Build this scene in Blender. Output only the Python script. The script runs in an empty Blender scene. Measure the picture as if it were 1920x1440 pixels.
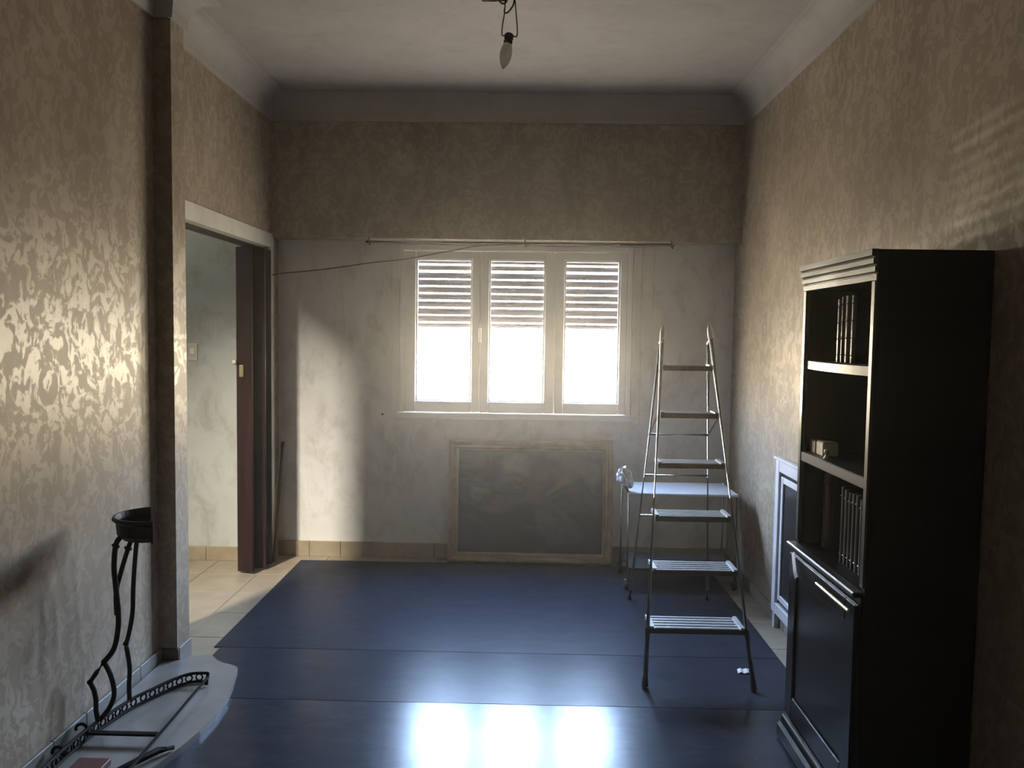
import bpy, bmesh, math, random
from mathutils import Vector, Matrix
random.seed(7)
scene = bpy.context.scene
COL = scene.collection

# ------------------------------------------------------------------ camera
F_PX, CAM_H = 1520.0, 1.436
cam = bpy.data.cameras.new('camera')
cam.sensor_width = 36.0
cam.lens = 36.0 * F_PX / 1920.0
cam.clip_start = 0.05
cam_o = bpy.data.objects.new('camera', cam)
COL.objects.link(cam_o)
yv = Vector(((988 - 960) / F_PX, -(627 - 720) / F_PX, -1)).normalized()
xv = Vector((1, -0.0145, 0)); xv = (xv - yv * xv.dot(yv)).normalized()
zv = xv.cross(yv)
cam_o.matrix_world = Matrix.Translation((0, 0, CAM_H)) @ Matrix((xv, yv, zv)).to_4x4()
scene.camera = cam_o

# ------------------------------------------------------------------ sky: low hazy sun, warm horizon, blue above
world = bpy.data.worlds.new('world'); scene.world = world; world.use_nodes = True
wn, wl = world.node_tree.nodes, world.node_tree.links
wn.clear()
w_tc = wn.new('ShaderNodeTexCoord'); w_sep = wn.new('ShaderNodeSeparateXYZ')
w_map = wn.new('ShaderNodeMapRange'); w_ramp = wn.new('ShaderNodeValToRGB')
w_bg = wn.new('ShaderNodeBackground'); w_out = wn.new('ShaderNodeOutputWorld')
w_map.inputs['From Min'].default_value = -1; w_map.inputs['From Max'].default_value = 1
wl.new(w_tc.outputs['Generated'], w_sep.inputs[0]); wl.new(w_sep.outputs['Z'], w_map.inputs['Value'])
wl.new(w_map.outputs['Result'], w_ramp.inputs['Fac']); wl.new(w_ramp.outputs['Color'], w_bg.inputs['Color'])
wl.new(w_bg.outputs[0], w_out.inputs['Surface'])
SKY = [(-1.0, (.42, .37, .31)), (-.20, (.62, .53, .42)), (-.04, (.90, .75, .55)), (.03, (1.25, 1.03, .70)),
       (.10, (1.08, .95, .76)), (.20, (1.28, 1.42, 1.68)), (.42, (1.20, 1.58, 2.25)), (1.0, (.22, .40, .85))]
els = w_ramp.color_ramp.elements
while len(els) < len(SKY): els.new(0.5)
for e, (z, c) in zip(els, SKY):
    e.position = (z + 1) / 2; e.color = (*c, 1)
SKY_STRENGTH = 58.0
w_bg.inputs['Strength'].default_value = SKY_STRENGTH

def light(name, kind, loc, aim, energy, color, **kw):
    l = bpy.data.lights.new(name, kind); l.energy = energy; l.color = color
    for k, v in kw.items(): setattr(l, k, v)
    o = bpy.data.objects.new(name, l); COL.objects.link(o)
    o.location = loc
    o.rotation_euler = (Vector(aim) - Vector(loc)).to_track_quat('-Z', 'Y').to_euler()
    return o
# daylight portal in the window (guides sampling of the sky, adds no light)
por = light('window_portal', 'AREA', (-.0725, 5.195, 1.45), (-.0725, 0, 1.45), 1, (1, 1, 1), shape='RECTANGLE', size=1.46, size_y=1.08)
por.data.cycles.is_portal = True
# low glancing sun glint thrown up off the street into the window
light('sun_glint', 'SUN', (-3, 15, 0.5), Vector((-3, 15, .5)) + Vector((.2685, -.963, .066)), 1.5, (1, .86, .66), angle=math.radians(.5))
# daylight from the hall behind the left wall (unseen area light inside the closed hall stands in for it)
light('hall_daylight', 'AREA', (-2.42, 1.9, 2.84), (-1.2, 5.1, .05), 20, (1, .90, .76), shape='RECTANGLE', size=.26, size_y=.5, spread=math.radians(40))
scene.view_settings.view_transform = 'Standard'
scene.view_settings.look = 'None'
scene.view_settings.gamma = 1
scene.view_settings.exposure = 0
scene.view_settings.use_curve_mapping = False
scene.cycles.use_denoising = True
scene.cycles.max_bounces = 6
scene.cycles.diffuse_bounces = 4
scene.cycles.glossy_bounces = 4
scene.cycles.transparent_max_bounces = 12
scene.cycles.sample_clamp_indirect = 12
scene.cycles.use_adaptive_sampling = True
scene.cycles.adaptive_threshold = .06
scene.cycles.volume_bounces = 0

# ------------------------------------------------------------------ materials
def mat(name, color=(.5, .5, .5), rough=.5, metal=0.0, spec=.5, tint=None, coat=0.0):
    m = bpy.data.materials.new(name); m.use_nodes = True
    b = m.node_tree.nodes['Principled BSDF']
    b.inputs['Base Color'].default_value = (*color, 1)
    b.inputs['Roughness'].default_value = rough
    b.inputs['Metallic'].default_value = metal
    b.inputs['Specular IOR Level'].default_value = spec
    if tint: b.inputs['Specular Tint'].default_value = (*tint, 1)
    b.inputs['Coat Weight'].default_value = coat
    return m
def N(m, kind, **kw):
    n = m.node_tree.nodes.new(kind)
    for k, v in kw.items():
        if k in n.inputs: n.inputs[k].default_value = v
        else: setattr(n, k, v)
    return n
def L(m, a, b): m.node_tree.links.new(a, b)
def bsdf(m): return m.node_tree.nodes['Principled BSDF']
def pos(m, scale=(1, 1, 1)):
    g = N(m, 'ShaderNodeNewGeometry'); mp = N(m, 'ShaderNodeMapping'); mp.inputs['Scale'].default_value = scale
    L(m, g.outputs['Position'], mp.inputs['Vector']); return mp.outputs['Vector']
def ramp(m, fac, stops, interp='LINEAR'):
    r = N(m, 'ShaderNodeValToRGB'); r.color_ramp.interpolation = interp
    e = r.color_ramp.elements
    while len(e) < len(stops): e.new(.5)
    for q, (p, c) in zip(e, stops):
        q.position = p; q.color = (*c, 1) if isinstance(c, tuple) else (c, c, c, 1)
    L(m, fac, r.inputs['Fac']); return r.outputs['Color']
def mixc(m, fac, a, b, mode='MIX'):
    x = N(m, 'ShaderNodeMix', data_type='RGBA', blend_type=mode)
    for s, v in ((x.inputs[0], fac), (x.inputs[6], a), (x.inputs[7], b)):
        if hasattr(v, 'node'): L(m, v, s)
        elif isinstance(v, tuple): s.default_value = (*v, 1)
        else: s.default_value = v
    return x.outputs[2]
def bump(m, h, strength=.2, dist=.01):
    b = N(m, 'ShaderNodeBump'); b.inputs['Strength'].default_value = strength; b.inputs['Distance'].default_value = dist
    L(m, h, b.inputs['Height']); L(m, b.outputs[0], bsdf(m).inputs['Normal'])
def noise(m, vec, scale, detail=4, rough=.55, dist=0.0):
    n = N(m, 'ShaderNodeTexNoise'); n.inputs['Scale'].default_value = scale; n.inputs['Detail'].default_value = detail
    n.inputs['Roughness'].default_value = rough; n.inputs['Distortion'].default_value = dist
    L(m, vec, n.inputs['Vector']); return n.outputs['Fac']
def noisy(name, c1, c2, scale, rough=.5, stretch=(1, 1, 1), bump_s=0.0, **kw):
    m = mat(name, c1, rough, **kw)
    f = noise(m, pos(m, stretch), scale, 5)
    L(m, ramp(m, f, [(.32, c1), (.68, c2)]), bsdf(m).inputs['Base Color'])
    if bump_s: bump(m, f, bump_s)
    return m

def wallpaper():
    m = mat('satin_damask_wallpaper', rough=.45)
    v = pos(m, (1, 1, .8))
    warp = N(m, 'ShaderNodeTexNoise'); warp.inputs['Scale'].default_value = 7; L(m, v, warp.inputs['Vector'])
    add = N(m, 'ShaderNodeVectorMath', operation='MULTIPLY_ADD'); add.inputs[1].default_value = (.11, .11, .11)
    L(m, warp.outputs['Color'], add.inputs[0]); L(m, v, add.inputs[2])
    big = noise(m, add.outputs[0], 19, 2, .5, 1.0)
    fine = noise(m, add.outputs[0], 55, 3, .6, .5)
    mx = N(m, 'ShaderNodeMath', operation='MULTIPLY_ADD'); mx.inputs[1].default_value = .55
    L(m, fine, mx.inputs[0]); L(m, big, mx.inputs[2])
    mask = ramp(m, mx.outputs[0], [(.76, 0.0), (.82, 1.0)])
    col = mixc(m, mask, (.325, .270, .205), (.385, .325, .255))
    stain = ramp(m, noise(m, pos(m, (1, 1, .5)), 2.6, 6, .65), [(.36, (.74, .72, .70)), (.62, (1.0, 1.0, 1.0))])
    L(m, mixc(m, 1.0, col, stain, 'MULTIPLY'), bsdf(m).inputs['Base Color'])
    L(m, ramp(m, mask, [(0, .48), (1, .40)]), bsdf(m).inputs['Roughness'])
    L(m, ramp(m, mask, [(0, .24), (1, .46)]), bsdf(m).inputs['Specular IOR Level'])
    bump(m, mask, .06, .001)
    return m
def plaster(name, c1, c2, dirt=.75):
    m = mat(name, c1, .7, spec=.3)
    f = noise(m, pos(m), 3.2, 8, .62)
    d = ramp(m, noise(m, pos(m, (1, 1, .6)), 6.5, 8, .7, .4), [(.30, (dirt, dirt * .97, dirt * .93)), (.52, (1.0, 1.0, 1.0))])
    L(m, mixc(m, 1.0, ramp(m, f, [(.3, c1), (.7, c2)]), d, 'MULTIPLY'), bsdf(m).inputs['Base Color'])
    bump(m, noise(m, pos(m), 40, 4), .12, .004)
    return m
def vinyl(name, rough, lo, spec, grain=9):
    m = mat(name, (.03, .035, .05), rough, spec=spec, tint=(.42, .66, 1.0))
    scuff = noise(m, pos(m, (1, 2.2, 1)), 7, 8, .7, .5)
    L(m, ramp(m, scuff, [(.35, (.021, .025, .039)), (.6, (.031, .036, .055)), (.8, (.050, .055, .076))]), bsdf(m).inputs['Base Color'])
    r = noise(m, pos(m), grain, 8, .72)
    L(m, ramp(m, r, [(.3, lo), (.75, rough)]), bsdf(m).inputs['Roughness'])
    bump(m, noise(m, pos(m, (1, .6, 1)), 5, 3, .5), .025, .02)
    return m

WALLP = wallpaper()
PLASTER = plaster('grubby_white_plaster', (.67, .66, .62), (.74, .73, .69))
HALLP = plaster('grey_green_hall_plaster', (.46, .48, .44), (.52, .54, .50), .70)
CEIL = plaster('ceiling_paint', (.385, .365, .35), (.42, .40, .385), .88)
VINYL_A = vinyl('glossy_blue_black_vinyl', .29, .20, .24, 34)
VINYL_B = vinyl('worn_blue_black_vinyl', .35, .27, .09)
VINYL_C = vinyl('matt_blue_black_vinyl', .46, .36, .07)
TILE_F = noisy('beige_floor_tile', (.29, .245, .18), (.36, .305, .23), 9, .42)
GROUT = noisy('grey_grout', (.20, .185, .16), (.27, .25, .22), 30, .9)
TILE_B = noisy('yellow_skirting_tile', (.29, .240, .160), (.36, .300, .205), 12, .42)
SKIRT = noisy('grey_skirting_tile', (.17, .163, .148), (.23, .22, .20), 12, .5)
WHITEP = noisy('white_gloss_paint', (.76, .76, .72), (.82, .82, .78), 8, .38)
FRAMEP = noisy('aged_cream_paint', (.50, .49, .44), (.60, .585, .53), 10, .45)
DARKDOOR = noisy('dark_brown_door', (.016, .008, .008), (.030, .013, .012), 4, .36, (8, 8, .6), spec=.25)
LACQ = noisy('black_brown_lacquer', (.006, .005, .005), (.010, .009, .009), 3, .34, (1, 1, 6), spec=.05)
LACQ_IN = noisy('dark_cabinet_inside', (.006, .005, .005), (.010, .008, .007), 4, .5)
EDGE = noisy('worn_grey_shelf_edge', (.020, .019, .019), (.032, .030, .030), 20, .38, spec=.34)  # lacquer made paler and shinier; gloss highlight on the edges put into the colour
STEEL = noisy('brushed_steel_tube', (.11, .105, .10), (.17, .165, .155), 30, .28, metal=.85)
TREAD = noisy('ribbed_aluminium_tread', (.36, .38, .40), (.46, .48, .50), 40, .42, metal=.25)
RUBBER = mat('black_rubber', (.012, .012, .012), .6)
CAPM = mat('white_plastic_cap', (.72, .70, .66), .35)
IRON = noisy('black_wrought_iron', (.003, .003, .0035), (.006, .0055, .0055), 40, .5, spec=.08)
MARBLE = noisy('grey_stone_slab', (.20, .19, .18), (.26, .248, .238), 7, .34, bump_s=.05)
PICF = noisy('gilt_wood_moulding', (.30, .215, .125), (.40, .30, .19), 14, .42)
PLINTH = noisy('brown_plinth_tile', (.075, .050, .040), (.10, .070, .055), 10, .4)
BRASS = mat('aged_brass', (.62, .52, .30), .28, .9)
PORC = mat('cream_plastic', (.62, .58, .46), .4)
SLAT = noisy('mauve_grey_shutter_slat', (.075, .060, .066), (.10, .082, .090), 20, .55)
PAPERM = noisy('white_paper', (.66, .67, .70), (.74, .75, .78), 30, .7)
BAGM = noisy('crumpled_plastic', (.50, .53, .60), (.68, .70, .76), 25, .3)
WIREM = mat('brown_wire', (.035, .022, .016), .6)
CORDM = noisy('brown_cord', (.055, .030, .024), (.085, .050, .040), 50, .8)
WOODST = noisy('reddish_dark_wood', (.050, .024, .020), (.080, .036, .028), 6, .5, (6, 6, .6))
BLOCKM = noisy('red_brown_wood_block', (.085, .028, .024), (.12, .040, .033), 12, .6)
TROLG = noisy('pale_grey_shelf', (.46, .48, .53), (.54, .56, .61), 8, .3)
TROLD = noisy('dark_lower_shelf', (.05, .05, .05), (.08, .08, .075), 8, .5)
TROLP = noisy('tarnished_tube', (.16, .155, .14), (.22, .21, .19), 20, .4, metal=.5)
MIRF = noisy('blue_lit_white_moulding', (.50, .49, .53), (.60, .59, .63), 10, .4)  # white paint with the blue daylight on it mixed into the colour
MIRD = mat('dark_inset_panel', (.020, .020, .024), .25)
def glass():
    m = bpy.data.materials.new('window_glass'); m.use_nodes = True
    n, l = m.node_tree.nodes, m.node_tree.links; n.clear()
    o = n.new('ShaderNodeOutputMaterial'); mx = n.new('ShaderNodeMixShader'); t = n.new('ShaderNodeBsdfTransparent')
    g = n.new('ShaderNodeBsdfGlossy'); f = n.new('ShaderNodeFresnel')
    t.inputs[0].default_value = (.95, .96, .95, 1); g.inputs['Roughness'].default_value = .02; f.inputs[0].default_value = 1.45
    ge = n.new('ShaderNodeNewGeometry'); inv = n.new('ShaderNodeMath'); inv.operation = 'SUBTRACT'; inv.inputs[0].default_value = 1
    mu = n.new('ShaderNodeMath'); mu.operation = 'MULTIPLY'           # reflect at the entry face only
    l.new(ge.outputs['Backfacing'], inv.inputs[1]); l.new(f.outputs[0], mu.inputs[0]); l.new(inv.outputs[0], mu.inputs[1])
    l.new(mu.outputs[0], mx.inputs[0]); l.new(t.outputs[0], mx.inputs[1]); l.new(g.outputs[0], mx.inputs[2]); l.new(mx.outputs[0], o.inputs[0])
    return m
GLASS = glass()
def bulb_glass():
    m = mat('frosted_bulb_glass', (.85, .80, .74), .35)
    bsdf(m).inputs['Transmission Weight'].default_value = .55
    return m
BULB = bulb_glass()
def landscape():
    m = mat('dark_oil_landscape', (.05, .06, .05), .32)
    tc = N(m, 'ShaderNodeTexCoord'); v = tc.outputs['Generated']
    sep = N(m, 'ShaderNodeSeparateXYZ'); L(m, v, sep.inputs[0])
    mp = N(m, 'ShaderNodeMapping'); mp.inputs['Scale'].default_value = (1.7, 1, 1.7); L(m, v, mp.inputs[0])
    f = noise(m, mp.outputs[0], 1.7, 9, .58, .7)
    hgt = N(m, 'ShaderNodeMath', operation='MULTIPLY_ADD'); hgt.inputs[1].default_value = .55
    L(m, sep.outputs['Z'], hgt.inputs[0]); L(m, f, hgt.inputs[2])
    c = ramp(m, hgt.outputs[0], [(.45, (.006, .010, .008)), (.66, (.010, .013, .011)), (.78, (.038, .038, .034)), (.84, (.018, .021, .018)), (.93, (.050, .053, .050)), (1.0, (.075, .080, .076))])
    L(m, c, bsdf(m).inputs['Base Color'])
    return m
CANVAS = landscape()

# ------------------------------------------------------------------ mesh helpers
def box(bm, x0, x1, y0, y1, z0, z1, bev=0.0):
    r = bmesh.ops.create_cube(bm, size=1.0)
    vs = r['verts']
    for v in vs:
        v.co = Vector(((x0 + x1) / 2 + v.co.x * (x1 - x0), (y0 + y1) / 2 + v.co.y * (y1 - y0), (z0 + z1) / 2 + v.co.z * (z1 - z0)))
    if bev:
        es = list({e for v in vs for e in v.link_edges})
        bmesh.ops.bevel(bm, geom=es, offset=bev, segments=1, affect='EDGES', profile=.5)
    return vs
def frame_axes(d):
    d = d.normalized()
    a = Vector((0, 0, 1)) if abs(d.z) < .9 else Vector((1, 0, 0))
    u = d.cross(a).normalized(); return u, u.cross(d).normalized()
def tube(bm, pts, r, seg=8, flat=1.0, cap=True):
    pts = [Vector(p) for p in pts]; rings = []; u = None
    for i, p in enumerate(pts):
        if i == 0: d = pts[1] - p
        elif i == len(pts) - 1: d = p - pts[i - 1]
        else: d = (pts[i + 1] - p).normalized() + (p - pts[i - 1]).normalized()
        d = d.normalized()
        if u is None: u, w = frame_axes(d)
        else:
            u = (u - d * u.dot(d)).normalized(); w = u.cross(d).normalized() * -1
            w = d.cross(u).normalized()
        rr = r[i] if isinstance(r, (list, tuple)) else r
        rings.append([bm.verts.new(p + (u * math.cos(2 * math.pi * k / seg) + w * math.sin(2 * math.pi * k / seg) * flat) * rr) for k in range(seg)])
    for a, b in zip(rings, rings[1:]):
        for k in range(seg): bm.faces.new((a[k], a[(k + 1) % seg], b[(k + 1) % seg], b[k]))
    if cap:
        bm.faces.new(rings[0][::-1]); bm.faces.new(rings[-1])
def smooth_pts(pts, n=6):
    pts = [Vector(p) for p in pts]; out = []
    P = [pts[0]] + pts + [pts[-1]]
    for i in range(1, len(P) - 2):
        a, b, c, d = P[i - 1:i + 3]
        for k in range(n):
            t = k / n
            out.append(.5 * ((2 * b) + (c - a) * t + (2 * a - 5 * b + 4 * c - d) * t * t + (3 * b - a - 3 * c + d) * t ** 3))
    out.append(pts[-1]); return out
def lathe(bm, prof, origin, axis=(0, 0, 1), seg=16, a0=0.0, a1=2 * math.pi):
    d = Vector(axis).normalized(); u, w = frame_axes(d); o = Vector(origin)
    full = abs(a1 - a0 - 2 * math.pi) < 1e-6; n = seg if full else seg + 1
    rings = []
    for (r, h) in prof:
        rings.append([bm.verts.new(o + d * h + (u * math.cos(a0 + (a1 - a0) * k / seg) + w * math.sin(a0 + (a1 - a0) * k / seg)) * max(r, 1e-4)) for k in range(n)])
    for a, b in zip(rings, rings[1:]):
        for k in range(seg):
            k2 = (k + 1) % n
            bm.faces.new((a[k], a[k2], b[k2], b[k]))
    return rings
def prism(bm, poly, z0, z1):
    a = [bm.verts.new((x, y, z0)) for x, y in poly]; b = [bm.verts.new((x, y, z1)) for x, y in poly]
    bm.faces.new(a[::-1]); bm.faces.new(b); n = len(poly)
    for i in range(n): bm.faces.new((a[i], a[(i + 1) % n], b[(i + 1) % n], b[i]))
ORG = {}
def obj(name, bm, m, parent=None, origin=None, smooth=False):
    o0 = Vector(origin) if origin else (ORG[parent.name] if parent else Vector((0, 0, 0)))
    bmesh.ops.recalc_face_normals(bm, faces=bm.faces)
    bmesh.ops.translate(bm, verts=bm.verts, vec=-o0)
    me = bpy.data.meshes.new(name); bm.to_mesh(me); bm.free()
    if smooth:
        for p in me.polygons: p.use_smooth = True
    me.materials.append(m)
    o = bpy.data.objects.new(name, me); COL.objects.link(o)
    if parent:
        o.parent = parent; o.location = o0 - ORG[parent.name]
    else: o.location = o0
    ORG[o.name] = o0
    return o
def inst(o, parent, delta):
    c = o.copy(); COL.objects.link(c); c.parent = parent; c.location = o.location + Vector(delta)
    return c
def tag(o, label, cat=None, group=None, kind=None):
    o['label'] = label
    if cat: o['category'] = cat
    if group: o['group'] = group
    if kind: o['kind'] = kind
    return o
def thing(name, label, cat, loc, group=None):
    o = bpy.data.objects.new(name, None); COL.objects.link(o); o.location = loc; o.empty_display_size = .1
    ORG[o.name] = Vector(loc); return tag(o, label, cat, group)
def struct(o, label): o['kind'] = 'structure'; o['label'] = label; o['category'] = o.name.split('_')[0]; return o
def B(*args, bev=0.0):
    bm = bmesh.new(); box(bm, *args, bev=bev); return bm
def T(pts, r, **kw):
    bm = bmesh.new(); tube(bm, pts, r, **kw); return bm

# ------------------------------------------------------------------ room shell
XL, XR, YB, YF, ZC = -1.57, 1.285, 5.10, -4.2, 2.85
XLN = -1.548                                          # near stretch of the left wall, before the pilaster
YBEAM, ZBEAM = 4.95, 2.006
WX0, WX1, WZ0, WZ1 = -.80, .655, .915, 1.985          # window opening
DY0, DY1, DZ = 3.62, 4.915, 2.025                     # doorway in left wall (outer edge of the frame)
HXL, HY0, HYB = -3.4, .3, 4.96                        # hall

bm = bmesh.new(); box(bm, HXL - .1, XR + .1, YF - .1, YB + .3, -.12, -.012)
floor = struct(obj('floor', bm, GROUT), 'tiled floor, beige tiles in the doorway and along the walls')
# tiles left showing at the edges of the vinyl and in the hall
tile_me = None
def add_tile(x0, x1, y0, y1):
    bm = B(x0 + .0015, x1 - .0015, y0 + .0015, y1 - .0015, -.012, 0, bev=.0012)
    obj('tile', bm, TILE_F, floor)
ys = [2.04 + .33 * k for k in range(9)] + [5.01, YB]
for y0, y1 in zip(ys, ys[1:]):
    add_tile(XL, XL + .33, y0, y1)
    add_tile(XR - .33, XR, y0, y1)
yh = [2.37 + .33 * k for k in range(8)] + [HYB + .04]
for y0, y1 in zip(yh, yh[1:]):
    for k in range(5): add_tile(XL - .33 * (k + 1), XL - .33 * k, y0, y1)
xs = [XL + .33 + .3167 * k for k in range(8)]
for x0, x1 in zip(xs, xs[1:]):
    if x1 <= XR - .32: add_tile(x0, x1, 4.77, YB)

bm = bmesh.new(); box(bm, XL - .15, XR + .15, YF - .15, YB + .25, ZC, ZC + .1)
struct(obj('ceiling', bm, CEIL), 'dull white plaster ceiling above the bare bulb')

# back wall below the beam, with the window opening
bm = bmesh.new()
box(bm, XL - .12, WX0, YB, YB + .09, 0, ZBEAM); box(bm, WX1, XR + .12, YB, YB + .09, 0, ZBEAM)
box(bm, WX0, WX1, YB, YB + .09, 0, WZ0); box(bm, WX0, WX1, YB, YB + .09, WZ1, ZBEAM)
struct(obj('wall_back', bm, PLASTER), 'grubby white plaster wall around the window')
bm = bmesh.new(); box(bm, XL - .12, XR + .12, YBEAM, YB + .09, ZBEAM, ZC)
struct(obj('trim_1', bm, WALLP), 'wallpapered boxed beam projecting above the window')
# side walls
bm = bmesh.new()
box(bm, XL - .12, XLN, YF, 3.37, 0, ZC); box(bm, XL - .12, XL, 3.37, DY0 + .06, 0, ZC); box(bm, XL - .12, XL, DY1 - .02, YB, 0, ZC); box(bm, XL - .12, XL, DY0 + .06, DY1 - .02, DZ - .04, ZC)
struct(obj('wall_left', bm, WALLP), 'left wall in satin damask paper with the doorway to the hall')
bm = bmesh.new(); box(bm, XR, XR + .12, YF, YB, 0, ZC)
struct(obj('wall_right', bm, WALLP), 'right wall in satin damask paper behind the black cabinet')
bm = bmesh.new(); box(bm, XL - .12, XR + .12, YF - .12, YF, 0, ZC)
struct(obj('wall_front', bm, WALLP), 'papered wall behind the viewer')
# hall beyond the doorway
bm = bmesh.new()
box(bm, HXL, XL - .12, HYB, HYB + .1, 0, 2.7)
struct(obj('wall_hall', bm, HALLP), 'scuffed grey-green hall wall seen through the doorway')
bm = bmesh.new()
box(bm, HXL - .1, HXL, HY0, HYB + .1, 0, 2.9); box(bm, HXL - .1, XL - .12, HY0 - .1, HY0, 0, 2.9)
box(bm, HXL - .1, XL - .12, HY0 - .1, HYB + .1, 2.9, 3.0)
struct(obj('wall_hall_side', bm, HALLP), 'hall enclosure out of sight beyond the doorway')

# pilaster on the left wall
PY0, PY1, PX = 3.36, 3.485, -1.472
bm = bmesh.new(); box(bm, XL - .01, PX, PY0, PY1, 0, ZC)
pil = struct(obj('trim_2', bm, WALLP), 'shallow papered pilaster standing before the doorway')
bm = bmesh.new(); box(bm, XL, PX + .008, PY0 - .008, PY1, 0, .075, bev=.003)
tag(obj('plinth', bm, PLINTH, pil), 'dark brown foot of the pilaster')

# cornice: a cove swept round the walls
def sweep_cornice(path, prof):
    bm = bmesh.new(); P = [Vector((x, y)) for x, y in path]; rings = []
    for i, p in enumerate(P):
        def nrm(a, b):
            d = (b - a).normalized(); return Vector((d.y, -d.x))          # room lies to the right of travel
        if i == 0: off = nrm(P[0], P[1])
        elif i == len(P) - 1: off = nrm(P[-2], P[-1])
        else:
            n1, n2 = nrm(P[i - 1], p), nrm(p, P[i + 1]); off = (n1 + n2) / max(1e-6, 1 + n1.dot(n2))
        rings.append([bm.verts.new((p.x + off.x * d, p.y + off.y * d, z)) for d, z in prof])
    for a, b in zip(rings, rings[1:]):
        for k in range(len(prof) - 1): bm.faces.new((a[k], a[k + 1], b[k + 1], b[k]))
    return bm
CZ = 2.70
prof = [(0, CZ), (.012, CZ), (.014, CZ + .012)]
for k in range(9):
    a = math.pi / 2 * k / 8
    prof.append((.014 + .10 * (1 - math.cos(a)), CZ + .012 + (ZC - CZ - .024) * math.sin(a)))
prof += [(.122, ZC - .010), (.124, ZC)]
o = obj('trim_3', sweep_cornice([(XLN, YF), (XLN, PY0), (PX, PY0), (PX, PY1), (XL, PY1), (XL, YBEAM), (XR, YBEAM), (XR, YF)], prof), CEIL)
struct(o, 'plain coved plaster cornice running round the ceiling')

# skirtings
def skirting(name, label, m, along, fixed, a0, a1, step, h, th, inward):
    base = obj(name, (B(fixed, fixed + inward * th * .5, a0, a1, 0, h * .96) if along == 'y' else B(a0, a1, fixed + inward * th * .5, fixed, 0, h * .96)), GROUT)
    struct(base, label); base['category'] = 'baseboard'
    a = a0
    while a < a1 - .01:
        b = min(a + step, a1)
        if along == 'y': bm = B(min(fixed, fixed + inward * th), max(fixed, fixed + inward * th), a + .001, b - .001, 0, h, bev=.002)
        else: bm = B(a + .001, b - .001, min(fixed, fixed + inward * th), max(fixed, fixed + inward * th), 0, h, bev=.002)
        obj('tile', bm, m, base); a = b
skirting('baseboard_back', 'row of yellowish skirting tiles along the foot of the window wall', TILE_B, 'x', YB, XL, XR, .20, .098, .014, -1)
skirting('baseboard_left', 'grey skirting tiles along the left wall by the stone slab', SKIRT, 'y', XLN, 1.36, PY0 - .008, .20, .078, .014, 1)
skirting('baseboard_right', 'low grimy skirting tiles along the right wall', SKIRT, 'y', XR, 1.9, YB, .20, .07, .012, -1)
skirting('baseboard_pilaster', 'short grey skirting on the side of the pilaster', SKIRT, 'y', PX, PY0, PY1, .2, .078, .010, 1)
skirting('baseboard_hall', 'row of yellow skirting tiles in the hall', TILE_B, 'x', HYB, HXL + .02, XL - .12, .20, .088, .014, -1)

# ------------------------------------------------------------------ thin haze added to stand in for lens glare around the window
hz = bpy.data.materials.new('dusty_air'); hz.use_nodes = True; hz.node_tree.nodes.clear()
h_o = hz.node_tree.nodes.new('ShaderNodeOutputMaterial'); h_v = hz.node_tree.nodes.new('ShaderNodeVolumeScatter')
h_v.inputs['Density'].default_value = .0100; h_v.inputs['Anisotropy'].default_value = .85; h_v.inputs['Color'].default_value = (1, .97, .92, 1)
hz.node_tree.links.new(h_v.outputs[0], h_o.inputs['Volume'])
o = obj('haze', B(XL - .06, XR + .06, YF - .06, YB + .040, -.06, ZC + .05), hz)
tag(o, 'thin added haze standing in for the glare around the window', 'haze', kind='stuff')

# ------------------------------------------------------------------ window
win = thing('window_1', 'white three-light casement window over the framed painting', 'window', (-.07, YB, WZ0))
win['kind'] = 'structure'
FY0, FY1 = YB - .012, YB + .05
for nm, a in (('jamb', (WX0, WX0 + .030, FY0, FY1, WZ0, WZ1)), ('jamb', (WX1 - .030, WX1, FY0, FY1, WZ0, WZ1)),
              ('head', (WX0 + .03, WX1 - .03, FY0, FY1, WZ1 - .035, WZ1)), ('sill', (WX0 - .012, WX1 + .012, FY0 - .020, FY1, WZ0 - .016, WZ0 + .022))):
    obj(nm, B(*a, bev=.003), WHITEP, win)
for a in ((WX0 - .05, WX0 - .003, YB - .010, YB, WZ0 - .03, WZ1), (WX1 + .003, WX1 + .055, YB - .010, YB, WZ0 - .03, WZ1), (WX1 + .06, WX1 + .13, YB - .006, YB, WZ0 + .02, WZ1)):
    obj('casing', B(*a, bev=.002), PLASTER, win)
SZ0, SZ1, PZ0, PZ1 = WZ0 + .024, WZ1 - .037, 1.008, 1.898
sash_spec = [(-.770, -.2965, -.700, -.348), (-.2955, .1735, -.240, .110), (.1745, .625, .232, .578)]
for i, (sx0, sx1, px0, px1) in enumerate(sash_spec):
    sy0, sy1 = YB - .004, YB + .040
    s = obj('sash', B(sx0, px0, sy0, sy1, SZ0, SZ1, bev=.003), WHITEP, win)
    s.name = 'sash_stile' if i == 0 else s.name
    obj('sash_stile', B(px1, sx1, sy0, sy1, SZ0, SZ1, bev=.003), WHITEP, win)
    obj('sash_rail', B(px0, px1, sy0, sy1, PZ1, SZ1, bev=.003), WHITEP, win)
    obj('sash_rail', B(px0, px1, sy0, sy1, SZ0, PZ0, bev=.003), WHITEP, win)
    bm = bmesh.new()
    for a in ((px0 - .001, px0 + .010, PZ0, PZ1), (px1 - .010, px1 + .001, PZ0, PZ1)): box(bm, a[0], a[1], sy0 + .010, sy1 - .006, a[2], a[3])
    box(bm, px0, px1, sy0 + .010, sy1 - .006, PZ0 - .001, PZ0 + .008); box(bm, px0, px1, sy0 + .010, sy1 - .006, PZ1 - .008, PZ1 + .001)
    obj('glazing_bead', bm, WHITEP, win)
    obj('pane', B(px0 + .006, px1 - .006, sy0 + .020, sy0 + .024, PZ0 + .004, PZ1 - .004), GLASS, win)
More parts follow.
